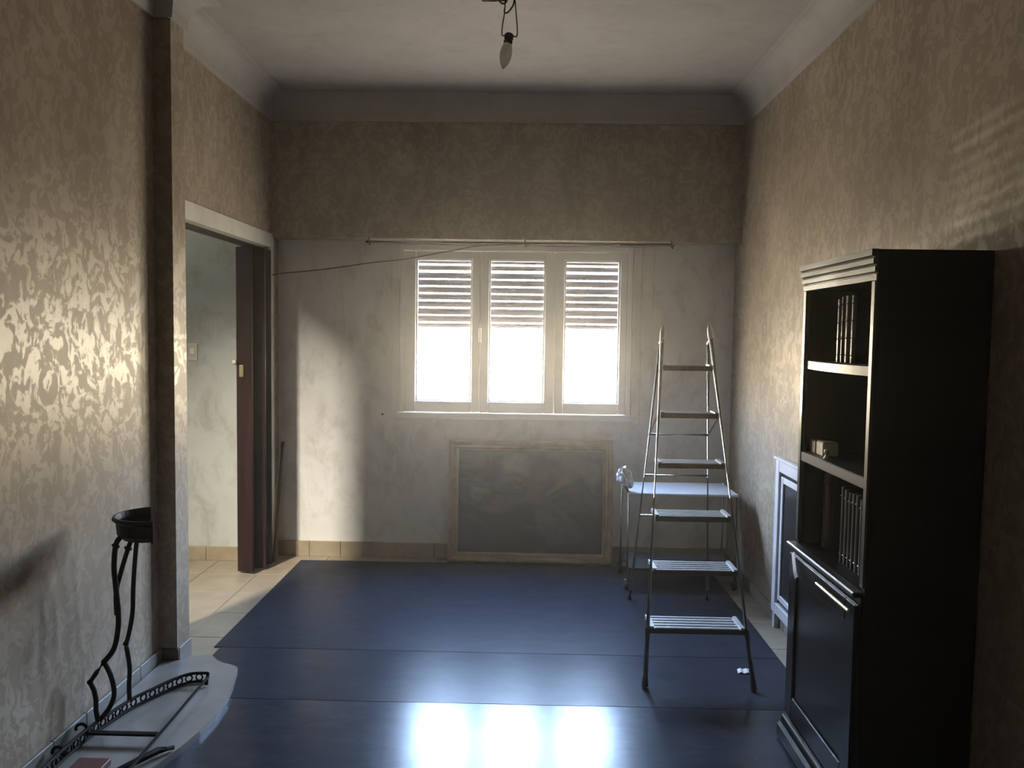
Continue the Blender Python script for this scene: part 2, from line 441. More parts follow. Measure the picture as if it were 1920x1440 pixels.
obj('catch', B(-.302, -.286, YB - .024, YB - .004, 1.38, 1.47, bev=.003), WHITEP, win)
# meeting joint shadows come from the 4 mm gaps between the sashes

# roller shutter
SHY = 5.168
sh = thing('roller_shutter', 'half-lowered mauve-grey roller shutter outside the window panes', 'shutter', (-.07, SHY, 1.46))
gaps = [1.950, 1.903, 1.870, 1.827, 1.779, 1.734, 1.689, 1.644, 1.599, 1.551, 1.506]
gw = [.003, .005, .009, .011, .006, .006, .007, .007, .008, .006, .005]
tops = [WZ1] + [g - w / 2 for g, w in zip(gaps, gw)]
bots = [g + w / 2 for g, w in zip(gaps, gw)] + [1.474]
for i, (zt, zb) in enumerate(zip(tops, bots)):
    bm = bmesh.new(); yc = SHY; h = zt - zb
    pr = [(0, 0), (.006, .15), (.009, .5), (.006, .85), (0, 1), (-.003, .85), (0, .5), (-.003, .15)]
    n = 12
    ringsv = []
    sag = random.uniform(-.0012, .0012)
    for k in range(n + 1):
        x = WX0 - .02 + (WX1 - WX0 + .04) * k / n
        dz = sag * math.sin(3 * k / n + i) + (.0045 * (1 - k / n) ** 2 * -1 if i == len(tops) - 1 else 0)
        ringsv.append([bm.verts.new((x, yc - a, zb + b * h + dz)) for a, b in pr])
    for a, b in zip(ringsv, ringsv[1:]):
        for q in range(len(pr)): bm.faces.new((a[q], a[(q + 1) % len(pr)], b[(q + 1) % len(pr)], b[q]))
    bm.faces.new(ringsv[0]); bm.faces.new(ringsv[-1][::-1])
    obj('slat', bm, SLAT, sh)
for x in (WX0 - .03, WX1 + .005):
    obj('guide_rail', B(x, x + .025, SHY - .012, SHY + .012, WZ0, WZ1), SLAT, sh)

# ------------------------------------------------------------------ doorway and folding door
door = thing('door_1', 'dark brown folding door bunched at the far side of the hall doorway', 'door', (XL, 4.3, 0))
door['kind'] = 'structure'
fx0, fx1 = XL - .13, XL + .012
obj('door_head', B(fx0, fx1, DY0, DY1 + .065, DZ - .085, DZ, bev=.003), FRAMEP, door)
obj('door_jamb', B(fx0, fx1, DY1, DY1 + .065, 0, DZ - .085, bev=.003), FRAMEP, door)
obj('door_jamb', B(fx0, fx1, DY0, DY0 + .065, 0, DZ - .085, bev=.003), FRAMEP, door)
obj('track', B(XL - .085, XL - .045, DY0 + .066, DY1 - .001, DZ - .105, DZ - .086), DARKDOOR, door)
def panel_between(p, q, th, z0, z1):
    p, q = Vector(p), Vector(q); d = (q - p).normalized(); n = Vector((-d.y, d.x)) * th / 2
    bm = bmesh.new(); prism(bm, [tuple(p - n), tuple(q - n), tuple(q + n), tuple(p + n)], z0, z1)
    bmesh.ops.bevel(bm, geom=bm.edges[:], offset=.003, segments=1, affect='EDGES'); return bm
fp = [(-1.690, 4.700), (-1.590, 4.672), (-1.685, 4.745), (-1.545, 4.772), (-1.680, 4.822), (-1.540, 4.868)]
pans = []
for a, b in zip(fp, fp[1:]): pans.append(obj('door_panel', panel_between(a, b, .014, .012, 1.918), DARKDOOR, door))
obj('end_post', B(-1.660, -1.560, 4.885, 4.913, .004, 1.918, bev=.003), DARKDOOR, door)
bm = bmesh.new(); box(bm, -1.665, -1.640, 4.662, 4.679, 1.165, 1.235, bev=.004)
k = obj('lock_plate', bm, BRASS, pans[0])
bm = bmesh.new(); lathe(bm, [(0, 0), (.014, .004), (.015, .016), (.008, .022), (0, .023)], (-1.694, 4.690, 1.250), (-.35, -1, 0), 12)
obj('finger_pull', bm, PORC, pans[0], smooth=True)
# nail that holds the cord
bm = T([(XL + .010, 4.945, 1.775), (XL + .045, 4.935, 1.780)], .004, seg=6)
obj('nail', bm, IRON, door)

# switch in the hall
sw = thing('light_switch', 'cream switch plate on the grey-green hall wall', 'switch', (-2.055, HYB, 1.245))
obj('plate', B(-2.084, -2.026, HYB - .008, HYB, 1.245, 1.350, bev=.003), PORC, sw)
obj('rocker', B(-2.070, -2.040, HYB - .014, HYB - .008, 1.285, 1.320, bev=.002), WHITEP, sw)

# ------------------------------------------------------------------ floor covering
def sheet(y0, y1, x0, x1, m, lift, label):
    bm = bmesh.new(); nx, ny = 14, max(4, int((y1 - y0) * 5)); g = []
    for j in range(ny + 1):
        row = []
        for i in range(nx + 1):
            x = x0 + (x1 - x0) * i / nx; y = y0 + (y1 - y0) * j / ny
            wob = .0012 * math.sin(9 * x + 1.3 * y) * (1 if j in (0, ny) else 0)
            row.append(bm.verts.new((x, y + wob, lift)))
        g.append(row)
    for j in range(ny):
        for i in range(nx): bm.faces.new((g[j][i], g[j][i + 1], g[j + 1][i + 1], g[j + 1][i]))
    r = bmesh.ops.extrude_face_region(bm, geom=bm.faces[:])
    for v in r['geom']:
        if isinstance(v, bmesh.types.BMVert): v.co.z -= .0025
    o = obj('vinyl_sheet', bm, m, origin=((x0 + x1) / 2, (y0 + y1) / 2, 0))
    return tag(o, label, 'floor covering', 'dark vinyl sheets laid over the floor')
sheet(-2.0, 3.059, -1.36, 1.150, VINYL_A, .0036, 'glossy blue-black vinyl sheet nearest the viewer, mirroring the window')
sheet(3.063, 3.565, -1.365, 1.150, VINYL_B, .0036, 'narrow middle vinyl sheet under the front feet of the ladder')
sheet(3.569, 4.985, -1.395, 1.150, VINYL_C, .0036, 'dull blue-black vinyl sheet at the foot of the window wall')

# ------------------------------------------------------------------ black cabinet
CX0, CX1, CY0, CY1, CT = .966, XR - .004, 2.270, 2.850, 1.686
cab = thing('bookcase_cabinet', 'tall black bookcase cabinet with open shelves against the right wall', 'cabinet', ((CX0 + CX1) / 2, (CY0 + CY1) / 2, 0))
obj('side_panel', B(CX0, CX1, CY0, CY0 + .022, .09, CT - .014), LACQ, cab)
obj('side_panel', B(CX0, CX1, CY1 - .022, CY1, .09, CT - .014), LACQ, cab)
obj('back_panel', B(CX1 - .012, CX1, CY0 + .022, CY1 - .022, .09, 1.61), LACQ_IN, cab)
obj('top_board', B(CX0, CX1 - .012, CY0 + .022, CY1 - .022, 1.600, 1.618), LACQ, cab)
# stepped cornice with four ridges
bm = bmesh.new()
ridge = [(0, 1.600), (.004, 1.600), (.004, 1.616), (-.001, 1.619), (.002, 1.622), (.009, 1.624), (.009, 1.638), (.004, 1.641), (.007, 1.644), (.014, 1.646), (.014, 1.660), (.009, 1.663), (.012, 1.666), (.019, 1.668), (.019, CT), (0, CT)]
rings = [[bm.verts.new((CX0 - d, y, z)) for d, z in ridge] for y in (CY0 - .001, CY1 + .012)]
for k in range(len(ridge)): bm.faces.new((rings[0][k], rings[0][(k + 1) % len(ridge)], rings[1][(k + 1) % len(ridge)], rings[1][k]))
bm.faces.new(rings[0]); bm.faces.new(rings[1][::-1])
obj('cornice', bm, EDGE, cab)
obj('lid', B(CX0, CX1, CY0, CY1 + .008, CT - .014, CT - .001), LACQ, cab)
# face frame posts
obj('post', B(CX0 - .006, CX0 + .010, CY0, CY0 + .026, .73, 1.600, bev=.003), EDGE, cab)
obj('post', B(CX0 - .006, CX0 + .010, CY1 - .026, CY1, .73, 1.600, bev=.003), EDGE, cab)
# bow-fronted upper shelf
bm = bmesh.new(); poly = [(CX1 - .012, CY0 + .022), (CX1 - .012, CY1 - .022)]
for k in range(11):
    t = k / 10; poly.append((CX0 + .004 - .020 * math.sin(math.pi * t), CY1 - .026 + (CY0 + .026 - CY1 + .026) * t))
prism(bm, poly, 1.332, 1.359); obj('shelf', bm, EDGE, cab)
obj('shelf', B(CX0 - .004, CX1 - .012, CY0 + .022, CY1 - .022, 1.010, 1.044, bev=.003), EDGE, cab)
obj('counter_ledge', B(CX0 - .034, CX0, CY0 - .001, CY1 + .006, .704, .720, bev=.004), EDGE, cab)
obj('shelf', B(CX0, CX1 - .012, CY0 + .022, CY1 - .022, .702, .720), LACQ, cab)
obj('apron', B(CX0 - .010, CX0, CY0 + .001, CY1, .684, .704), LACQ, cab)
dr = obj('cabinet_door', B(CX0 - .016, CX0 + .004, CY0 + .006, CY1 - .006, .105, .682, bev=.003), LACQ, cab)
for a in ((CX0 - .024, CX0 - .016, CY0 + .006, CY0 + .075, .105, .682), (CX0 - .024, CX0 - .016, CY1 - .075, CY1 - .006, .105, .682),
          (CX0 - .024, CX0 - .016, CY0 + .075, CY1 - .075, .615, .682), (CX0 - .024, CX0 - .016, CY0 + .075, CY1 - .075, .105, .185)):
    obj('door_rail', B(*a, bev=.003), LACQ, dr)
obj('handle', B(CX0 - .046, CX0 - .034, CY0 + .004, CY0 + .265, .660, .670, bev=.003), BRASS, dr)
obj('plinth', B(CX0 - .018, CX1, CY0, CY1, .0037, .088, bev=.002), LACQ, cab)
obj('plinth_moulding', B(CX0 - .046, CX0 - .018, CY0 - .006, CY1 + .010, .0037, .066, bev=.010), LACQ, cab)
obj('plinth_lip', B(CX0 - .030, CX0 - .018, CY0 - .004, CY1 + .008, .066, .092, bev=.006), LACQ, cab)

def book(y0, y1, z0, h, depth, x, m, label, group, spine_bands=0, tilt=0.0):
    yc = (y0 + y1) / 2; w = (y1 - y0) / 2 - .0008
    b = thing('book', label, 'book', (x, yc, z0), group)
    bm = bmesh.new(); poly = [(x + depth, yc + w), (x + depth, yc + w - .003), (x + .012, yc + w - .003)]
    # case: rounded spine and two boards as one wrap
    outer = [(x + depth, yc + w)]; n = 10
    for k in range(n + 1):
        a = math.pi / 2 + math.pi * k / n
        outer.append((x + w * .8 + math.cos(a) * w * .8, yc + math.sin(a) * w))
    outer.append((x + depth, yc - w))
    inner = [(x + depth, yc - w + .003)] + [(x + w * .8 + .003, yc - w + .003), (x + w * .8 + .003, yc + w - .003)] + [(x + depth, yc + w - .003)]
    prism(bm, outer + inner, z0, z0 + h)
    obj('cover', bm, m, b, smooth=False)
    obj('page_block', B(x + w * .8 + .004, x + depth - .004, yc - w + .0032, yc + w - .0032, z0 + .003, z0 + h - .004), PAPERM2, b)
    for q in range(spine_bands):
        bm = bmesh.new(); zz = z0 + h * (.12 + .76 * q / max(1, spine_bands - 1))
        pts = [(x + w * .8 + math.cos(math.pi / 2 + math.pi * k / n) * (w * .8 + .0012), yc + math.sin(math.pi / 2 + math.pi * k / n) * (w + .0004), zz) for k in range(1, n)]
        tube(bm, pts, .0018, seg=5); obj('spine_band', bm, m, b)
    b.rotation_euler = (tilt, 0, 0)
    return b
PAPERM2 = noisy('yellowed_pages', (.20, .17, .13), (.26, .22, .17), 60, .8)
BK_BLACK = mat('glossy_black_binding', (.010, .010, .011), .16)
BK_RED = mat('dark_maroon_binding', (.030, .012, .012), .35)
BK_BROWN = mat('brown_leather_binding', (.055, .036, .022), .4)
BK_GREY = mat('charcoal_binding', (.025, .024, .024), .3)
ztop, zlow = 1.359, .720
for (y0, y1, h, lab) in ((2.666, 2.706, .205, 'glossy black book on the top shelf, farthest along the row'), (2.639, 2.664, .212, 'slim glossy black book on the top shelf, second from the far end'),
                         (2.594, 2.637, .215, 'thick glossy black book on the top shelf, third from the far end'), (2.552, 2.587, .215, 'glossy black book on the top shelf nearest the viewer')):
    book(y0, y1, ztop, h, .17, CX0 + .052, BK_BLACK, lab, 'glossy black books on the top shelf', 4)
low = [(2.575, 2.600, .245, BK_GREY, 'charcoal book on the low shelf, leftmost of the dark row'), (2.543, 2.573, .240, BK_RED, 'wide maroon book on the low shelf, second in the dark row'),
       (2.517, 2.541, .236, BK_GREY, 'charcoal book on the low shelf between two maroon books'), (2.487, 2.515, .238, BK_RED, 'maroon book on the low shelf, fourth in the dark row'),
       (2.458, 2.485, .240, BK_GREY, 'charcoal book on the low shelf, fifth in the dark row'), (2.424, 2.456, .232, BK_RED, 'maroon book on the low shelf, sixth in the dark row'),
       (2.393, 2.420, .228, BK_BLACK, 'black book ending the dark row on the low shelf, nearest the viewer')]
for y0, y1, h, m, lab in low: book(y0, y1, zlow, h, .17, CX0 + .050, m, lab, 'dark books on the low shelf', 2)
book(2.735, 2.800, zlow, .255, .19, CX0 + .060, BK_BROWN, 'broad brown leather volume alone at the far end of the low shelf', 'dark books on the low shelf', 3)
# small box on the middle shelf
tb = thing('trinket_box', 'small cream and brown box on the middle shelf', 'box', (CX0 + .048, 2.75, 1.044))
obj('body', B(CX0 + .022, CX0 + .075, 2.690, 2.755, 1.044, 1.092, bev=.004), PORC, tb)
obj('brown_end', B(CX0 + .020, CX0 + .077, 2.755, 2.815, 1.044, 1.090, bev=.004), noisy('tan_card', (.17, .11, .06), (.22, .15, .085), 20, .5), tb)
fg = bmesh.new(); lathe(fg, [(0, 0), (.011, .001), (.008, .008), (.004, .014), (.007, .020), (.009, .027), (.005, .034), (0, .036)], (CX0 + .014, 2.635, 1.044), seg=12)
tag(obj('figurine', fg, CAPM, origin=(CX0 + .014, 2.635, 1.044), smooth=True), 'tiny white ornament at the front of the middle shelf', 'ornament')
# folded paper tag under the ledge
bm = bmesh.new()
tp = [(CX0 - .030, 2.790, .690), (CX0 - .036, 2.762, .668), (CX0 - .040, 2.735, .640), (CX0 - .038, 2.722, .622)]
prev = None
for (x, y, z) in tp:
    cur = [bm.verts.new((x, y - .012, z + .010)), bm.verts.new((x - .004, y + .004, z)), bm.verts.new((x, y + .016, z - .008))]
    if prev:
        for q in range(2): bm.faces.new((prev[q], prev[q + 1], cur[q + 1], cur[q]))
    prev = cur
r = bmesh.ops.extrude_face_region(bm, geom=bm.faces[:])
for v in r['geom']:
    if isinstance(v, bmesh.types.BMVert): v.co.x += .0015
tag(obj('paper_tag', bm, PAPERM, origin=(CX0 - .03, 2.75, .62)), 'folded white paper strip hanging below the cabinet ledge', 'paper')

# ------------------------------------------------------------------ step ladder
FLb, FRb = Vector((.503, 3.235, 0)), Vector((.943, 3.225, 0))
FLt, FRt = Vector((.622, 3.735, 1.462)), Vector((.836, 3.735, 1.470))
RLb, RRb = Vector((.580, 4.345, 0)), Vector((1.005, 4.360, 0))
RLt, RRt = Vector((.620, 3.765, 1.430)), Vector((.838, 3.765, 1.440))
VZ = .0085
for v in (FLb, FRb, RLb, RRb): v.z = VZ
lad = thing('step_ladder', 'open six-tread metal step ladder standing right of the window', 'ladder', (.76, 3.8, VZ))
def lerp(a, b, t): return a + (b - a) * t
def at_z(a, b, z): return lerp(a, b, (z - a.z) / (b.z - a.z))
for nm, a, b in (('front_rail', FLb, FLt), ('front_rail', FRb, FRt), ('rear_rail', RLb, RLt), ('rear_rail', RRb, RRt)):
    rail = obj(nm, T([lerp(a, b, .02), lerp(a, b, .985)], .0105 if nm[0] == 'f' else .009, seg=10), STEEL, lad, smooth=True)
    if nm[0] == 'f': ft = T([lerp(a, b, 0.0) + Vector((0, 0, .001)), lerp(a, b, .148)], [.0142, .0118], seg=10)
    else: ft = T([lerp(a, b, 0.0) + Vector((0, 0, .001)), lerp(a, b, .040)], [.0120, .0105], seg=10)
    obj('rubber_foot', ft, RUBBER, rail)
    if nm[0] == 'f':
        obj('tip_cap', T([lerp(a, b, .960), lerp(a, b, .975), lerp(a, b, 1.0), lerp(a, b, 1.015)], [.0108, .0125, .0115, .005], seg=10), CAPM, rail, smooth=True)
for i, z in enumerate((.225, .447, .660, .877, 1.090, 1.298)):
    l, r = at_z(FLb, FLt, z), at_z(FRb, FRt, z); d = (.150, .145, .135, .120, .100, .075)[i]
    x0, x1 = l.x + .008, r.x - .008; y0 = (l.y + r.y) / 2 - .012
    st = obj('tread', B(x0, x1, y0 + .006, y0 + d, z - .004, z + .004), TREAD, lad)
    bm = bmesh.new()
    for q in range(5):
        yy = y0 + .014 + (d - .024) * q / 4; box(bm, x0 + .022, x1 - .022, yy - .006, yy + .006, z + .004, z + .0075)
    obj('anti_slip_ribs', bm, TREAD, st)
    obj('front_lip', B(x0, x1, y0, y0 + .006, z - .016, z + .006, bev=.002), RUBBER if i < 3 else STEEL, st)
    for xx in (x0, x1 - .016):
        obj('side_flange', B(xx, xx + .016, y0 + .006, y0 + d, z + .004, z + .012), TREAD, st)
for z in (.957, .740, .515):
    obj('rear_bar', T([at_z(RLb, RLt, z), at_z(RRb, RRt, z)], .006, seg=8), STEEL, lad, smooth=True)
for a, b, c, d in ((FLb, FLt, RLb, RLt), (FRb, FRt, RRb, RRt)):
    obj('spreader', T([at_z(a, b, 1.09), at_z(c, d, .957)], .005, seg=6), STEEL, lad)
    obj('hinge', T([at_z(a, b, 1.425), at_z(c, d, 1.405)], .009, seg=8), STEEL, lad)

# ------------------------------------------------------------------ painting leaning on the wall
def leaning(name): pass
pic = thing('framed_painting', 'dark landscape painting in a gilt frame propped below the window', 'painting', (.04, YB - .09, .0038))
px0, px1, ph = -.478, .552, .765
rot = Matrix.Rotation(math.radians(-4.2), 4, 'X')
def lean(bm): bmesh.ops.transform(bm, matrix=Matrix.Translation((0, YB - .085, .0055)) @ rot, verts=bm.verts); return bm
def moulding(x0, x1, z0, z1, wd):
    # four mitred lengths with a stepped profile
    pr = [(0, 0), (0, -.022), (.012, -.030), (.024, -.026), (.032, -.018), (.046, -.020), (.056, -.010), (wd, -.008), (wd, 0)]
    cs = [(x0, z0, 1, 1), (x1, z0, -1, 1), (x1, z1, -1, -1), (x0, z1, 1, -1)]
    out = []
    for i in range(4):
        bm = bmesh.new(); a, b = cs[i], cs[(i + 1) % 4]
        ra = [bm.verts.new((a[0] + a[2] * d, y, a[1] + a[3] * d)) for d, y in pr]
        rb = [bm.verts.new((b[0] + b[2] * d, y, b[1] + b[3] * d)) for d, y in pr]
        for k in range(len(pr)): bm.faces.new((ra[k], ra[(k + 1) % len(pr)], rb[(k + 1) % len(pr)], rb[k]))
        bm.faces.new(ra[::-1]); bm.faces.new(rb); out.append(bm)
    return out
for bm in moulding(px0, px1, 0, ph, .062): obj('frame_rail', lean(bm), PICF, pic)
obj('canvas', lean(B(px0 + .060, px1 - .060, -.008, 0, .060, ph - .060)), CANVAS, pic)

# ------------------------------------------------------------------ trolley in the corner
tr = thing('serving_trolley', 'low two-tier trolley with a pale top in the corner behind the ladder', 'trolley', (.88, 4.70, 0))
TX0, TX1, TY0, TY1 = .600, 1.190, 4.520, 4.860
obj('top_shelf', B(TX0 - .01, TX1 + .01, TY0 - .01, TY1 + .01, .542, .556, bev=.004), TROLG, tr)
obj('lower_shelf', B(TX0, TX1, TY0, TY1, .116, .128, bev=.003), TROLD, tr)
for x in (TX0 - .012, TX1 + .006):
    for y in (TY0 + .01, TY1 - .01):
        lg = obj('leg', T([(x, y, .060), (x, y, .560)], .009, seg=8), TROLP, tr, smooth=True)
        bm = bmesh.new(); lathe(bm, [(0, -.012), (.026, -.012), (.030, -.006), (.030, .006), (.026, .012), (0, .012)], (x - .004, y, .0365), (1, 0, 0), 14)
        obj('caster', bm, RUBBER, lg)
bm = bmesh.new(); tube(bm, smooth_pts([(TX0 - .012, TY0 + .01, .555), (TX0 - .035, TY0 + .02, .60), (TX0 - .04, TY0 + .12, .615), (TX0 - .035, TY1 - .02, .60), (TX0 - .012, TY1 - .01, .555)]), .007, seg=8)
obj('push_handle', bm, TROLP, tr, smooth=True)
# crumpled plastic on the trolley's end
bm = bmesh.new(); bmesh.ops.create_icosphere(bm, subdivisions=3, radius=1)
for v in bm.verts:
    n = v.co.normalized(); w = 1 + .30 * math.sin(7 * n.x + 3 * n.z) * math.sin(9 * n.y + 4 * n.x) + .16 * math.sin(21 * n.z + 6 * n.y)
    v.co = Vector((.040 * n.x, .045 * n.y, .058 * n.z)) * w
    v.co += Vector((.568 - .18 * v.co.z, 4.56, .632))
tag(obj('plastic_bag', bm, BAGM, origin=(.568, 4.56, .555)), 'crumpled bluish-white plastic bag on the end of the trolley', 'bag')

# ------------------------------------------------------------------ framed panel leaning on the right wall
mp = thing('leaning_mirror', 'dark panel in a pale moulded frame, leaning on the right wall behind the cabinet', 'mirror', (XR - .03, 3.7, .0))
PXX = XR - .014
py0, py1, pz0, pz1 = 3.38, 4.03, .072, .835
def sidebox(y0, y1, z0, z1, d0, d1, bev=.003): return B(PXX - d1, PXX - d0, y0, y1, z0, z1, bev=bev)
for a in ((py1 - .055, py1, pz0, pz1), (py0, py0 + .055, pz0, pz1)): obj('frame_stile', sidebox(*a, 0, .022), MIRF, mp)
for a in ((py0 + .055, py1 - .055, pz1 - .055, pz1), (py0 + .055, py1 - .055, pz0, pz0 + .055)): obj('frame_rail', sidebox(*a, 0, .022), MIRF, mp)
obj('inset_panel', sidebox(py0 + .05, py1 - .05, pz0 + .05, pz1 - .05, 0, .008), MIRD, mp)
for a in ((py1 - .105, py1 - .075, pz0 + .075, pz1 - .075), (py0 + .075, py0 + .105, pz0 + .075, pz1 - .075)): obj('inner_moulding', sidebox(*a, .008, .016), MIRF, mp)
for a in ((py0 + .105, py1 - .105, pz1 - .105, pz1 - .075), (py0 + .105, py1 - .105, pz0 + .075, pz0 + .105)): obj('inner_moulding', sidebox(*a, .008, .016), MIRF, mp)
obj('cap_strip', sidebox(py0 - .01, py1 + .012, pz1, pz1 + .014, 0, .030), MIRF, mp)
for y in (py0 + .04, py1 - .06): obj('foot_block', B(PXX - .022, PXX, y, y + .03, 0, pz0), MIRF, mp)

# ------------------------------------------------------------------ stone slab and wrought iron on the floor, left
def mirror_slab():
    half = [(-1.530, 3.425), (-1.425, 3.425), (-1.350, 3.427), (-1.334, 3.392), (-1.308, 3.358), (-1.272, 3.330), (-1.232, 3.314), (-1.196, 3.308), (-1.186, 3.285), (-1.170, 3.215), (-1.147, 3.120), (-1.128, 3.010), (-1.120, 2.880)]
    return half + [(x, 2 * 2.880 - y) for x, y in half[-2::-1]]
bm = bmesh.new(); sl = [(x, y) for x, y in mirror_slab() if True]
# notch so the slab lies in front of the pilaster foot
sl = [(-1.530, 3.345), (-1.452, 3.345), (-1.425, 3.400)] + sl[2:]
prism(bm, sl, .0038, .029)
top_e = [e for e in bm.edges if all(abs(v.co.z - .029) < 1e-5 for v in e.verts)]
bmesh.ops.bevel(bm, geom=top_e, offset=.006, segments=2, affect='EDGES')
slab = tag(obj('stone_tabletop', bm, MARBLE, origin=(-1.33, 2.88, .0038)), 'grey stone tabletop with scalloped corners lying on the floor by the left wall', 'tabletop')

SC = .955; CAMP = Vector((0, 0, CAM_H))
def sc(pts, s=SC): return [CAMP + (Vector(p) - CAMP) * s for p in pts]
st = thing('iron_console_stand', 'black wrought-iron half-round console stand with curved legs by the left wall', 'stand', (-1.40, 2.78, .03))
bc = Vector((-1.312, 2.80, .786)); br = .124
bm = bmesh.new()
BR = .437; a0, a1 = math.pi / 2 + BR, 3 * math.pi / 2 + BR
n = 18
def arc(rr, z): return [bm.verts.new((bc.x + rr * math.cos(a0 + (a1 - a0) * k / n), bc.y + rr * math.sin(a0 + (a1 - a0) * k / n), z)) for k in range(n + 1)]
R = [arc(br, bc.z), arc(br + .004, bc.z - .010), arc(br - .008, bc.z - .022), arc(br - .012, bc.z - .062), arc(br - .030, bc.z - .080), arc(.004, bc.z - .084), arc(.004, bc.z - .074), arc(br - .034, bc.z - .072), arc(br - .018, bc.z - .058), arc(br - .014, bc.z - .02), arc(br - .006, bc.z)]
for i in range(len(R)):
    a, b = R[i], R[(i + 1) % len(R)]
    for k in range(n): bm.faces.new((a[k], a[k + 1], b[k + 1], b[k]))
obj('half_round_bowl', bm, IRON, st)
bm = B(-.003, .003, -br + .008, br - .008, -.080, -.001); bmesh.ops.transform(bm, matrix=Matrix.Translation(bc) @ Matrix.Rotation(BR, 4, 'Z'), verts=bm.verts)
obj('bowl_back', bm, IRON, st)
RI = .0085
A = sc([(-1.446, 2.85, .690), (-1.466, 2.85, .662), (-1.475, 2.85, .584), (-1.470, 2.85, .506), (-1.462, 2.85, .408), (-1.465, 2.85, .344), (-1.481, 2.85, .275), (-1.517, 2.85, .227)])
lgA = obj('leg', T(smooth_pts(A), RI * 1.1, seg=8), IRON, st, smooth=True)
obj('foot_curve', T(sc([(-1.517, 2.85, .227), (-1.545, 2.85, .187), (-1.570, 2.85, .150), (-1.555, 2.85, .118), (-1.549, 2.85, .083), (-1.550, 2.85, .045), (-1.5435, 2.85, .0056)]), RI, seg=8), IRON, lgA, smooth=True)
obj('foot_curve', T(smooth_pts(sc([(-1.517, 2.85, .227), (-1.495, 2.855, .170), (-1.487, 2.86, .105), (-1.505, 2.86, .052), (-1.540, 2.86, .0056)])), RI, seg=8), IRON, lgA, smooth=True)
Bp = sc([(-1.428, 2.9, .680), (-1.448, 2.9, .633), (-1.477, 2.9, .539), (-1.492, 2.895, .469), (-1.486, 2.885, .389)])
obj('leg', T(smooth_pts(Bp), RI, seg=8), IRON, st, smooth=True)
Cp = sc([(-1.470, 3.02, .665), (-1.482, 3.02, .555), (-1.490, 3.02, .451), (-1.495, 3.02, .347), (-1.511, 3.02, .263), (-1.522, 3.02, .228)])
lgC = obj('leg', T(smooth_pts(Cp), RI, seg=8), IRON, st, smooth=True)
obj('foot_curve', T(smooth_pts(sc([(-1.522, 3.02, .228), (-1.509, 3.02, .138), (-1.512, 3.02, .064), (-1.511, 3.02, .0056)])), RI, seg=8), IRON, lgC, smooth=True)
for p in sc([(-1.468, 2.85, .655), (-1.448, 2.9, .633), (-1.430, 2.90, .665), (-1.462, 2.96, .655)]):
    bm = bmesh.new(); tube(bm, [p + Vector((.012, 0, -.004)), p, p + Vector((-.012, 0, .004))], [.005, .012, .004], seg=8)
    obj('leaf_collar', bm, IRON, st)
for p in sc([(-1.522, 3.02, .228), (-1.517, 2.85, .227), (-1.570, 2.85, .150)]):
    bm = bmesh.new(); bmesh.ops.create_icosphere(bm, subdivisions=2, radius=.0105, matrix=Matrix.Translation(p)); obj('joint_bead', bm, IRON, st, smooth=True)
# lattice band lying on the slab
fr = thing('iron_apron_frame', 'black wrought-iron frame with a pierced band lying on the stone tabletop', 'ironwork', (-1.36, 2.75, .03))
bp = smooth_pts([(-1.250, 3.133, 0), (-1.311, 3.125, 0), (-1.355, 3.077, 0), (-1.398, 2.989, 0), (-1.440, 2.887, 0), (-1.474, 2.709, 0), (-1.484, 2.527, 0), (-1.480, 2.380, 0)], 10)
ZB0, ZB1 = .036, .070
obj('band_rail', T([(p.x, p.y, ZB0) for p in bp], .0058, seg=6), IRON, fr)
obj('band_rail', T([(p.x, p.y, ZB1) for p in bp], .0058, seg=6), IRON, fr)
acc = 0.0
for p, q in zip(bp, bp[1:]):
    acc += (q - p).length
    if acc < .034: continue
    acc = 0.0; d = (q - p).normalized(); zc = (ZB0 + ZB1) / 2
    bm = bmesh.new(); pts = []
    for k in range(11):
        a = 2 * math.pi * k / 10; pts.append(q + d * math.cos(a) * .013 + Vector((0, 0, zc + math.sin(a) * .013)))
    tube(bm, pts, .0035, seg=5, cap=False); obj('ring', bm, IRON, fr)
obj('front_rail', T([(-1.245, 3.120, .060), (-1.221, 2.40, .060)], .006, seg=6), IRON, fr)
obj('end_bar', T([(-1.250, 3.133, .070), (-1.246, 3.110, .052), (-1.244, 3.100, .036)], .0065, seg=6), IRON, fr)
obj('cross_bar', B(-1.475, -1.240, 2.655, 2.675, .052, .060), IRON, fr)
bm = bmesh.new(); tube(bm, [(-1.160, 2.612, .040), (-1.195, 2.575, .048), (-1.275, 2.440, .045), (-1.34, 2.34, .040)], [.008, .012, .010, .009], seg=8)
obj('cross_bar', bm, IRON, fr, smooth=True)
for (y, x, h) in ((2.665, -1.506, .085), (2.53, -1.508, .060)):
    pts = []
    for k in range(15):
        a = -1.2 + 4.8 * k / 14; rr = .024 * (1 - k / 22)
        pts.append((x + rr * math.cos(a), y + .006 * math.cos(a), .036 + h * .4 + rr * math.sin(a)))
    obj('scroll', T(pts, .0055, seg=6), IRON, fr, smooth=True)
tag(obj('wood_block', B(-1.425, -1.320, 2.430, 2.515, .0292, .052, bev=.003), BLOCKM, origin=(-1.372, 2.472, .0292)), 'red-brown wooden block lying on the stone tabletop', 'block')

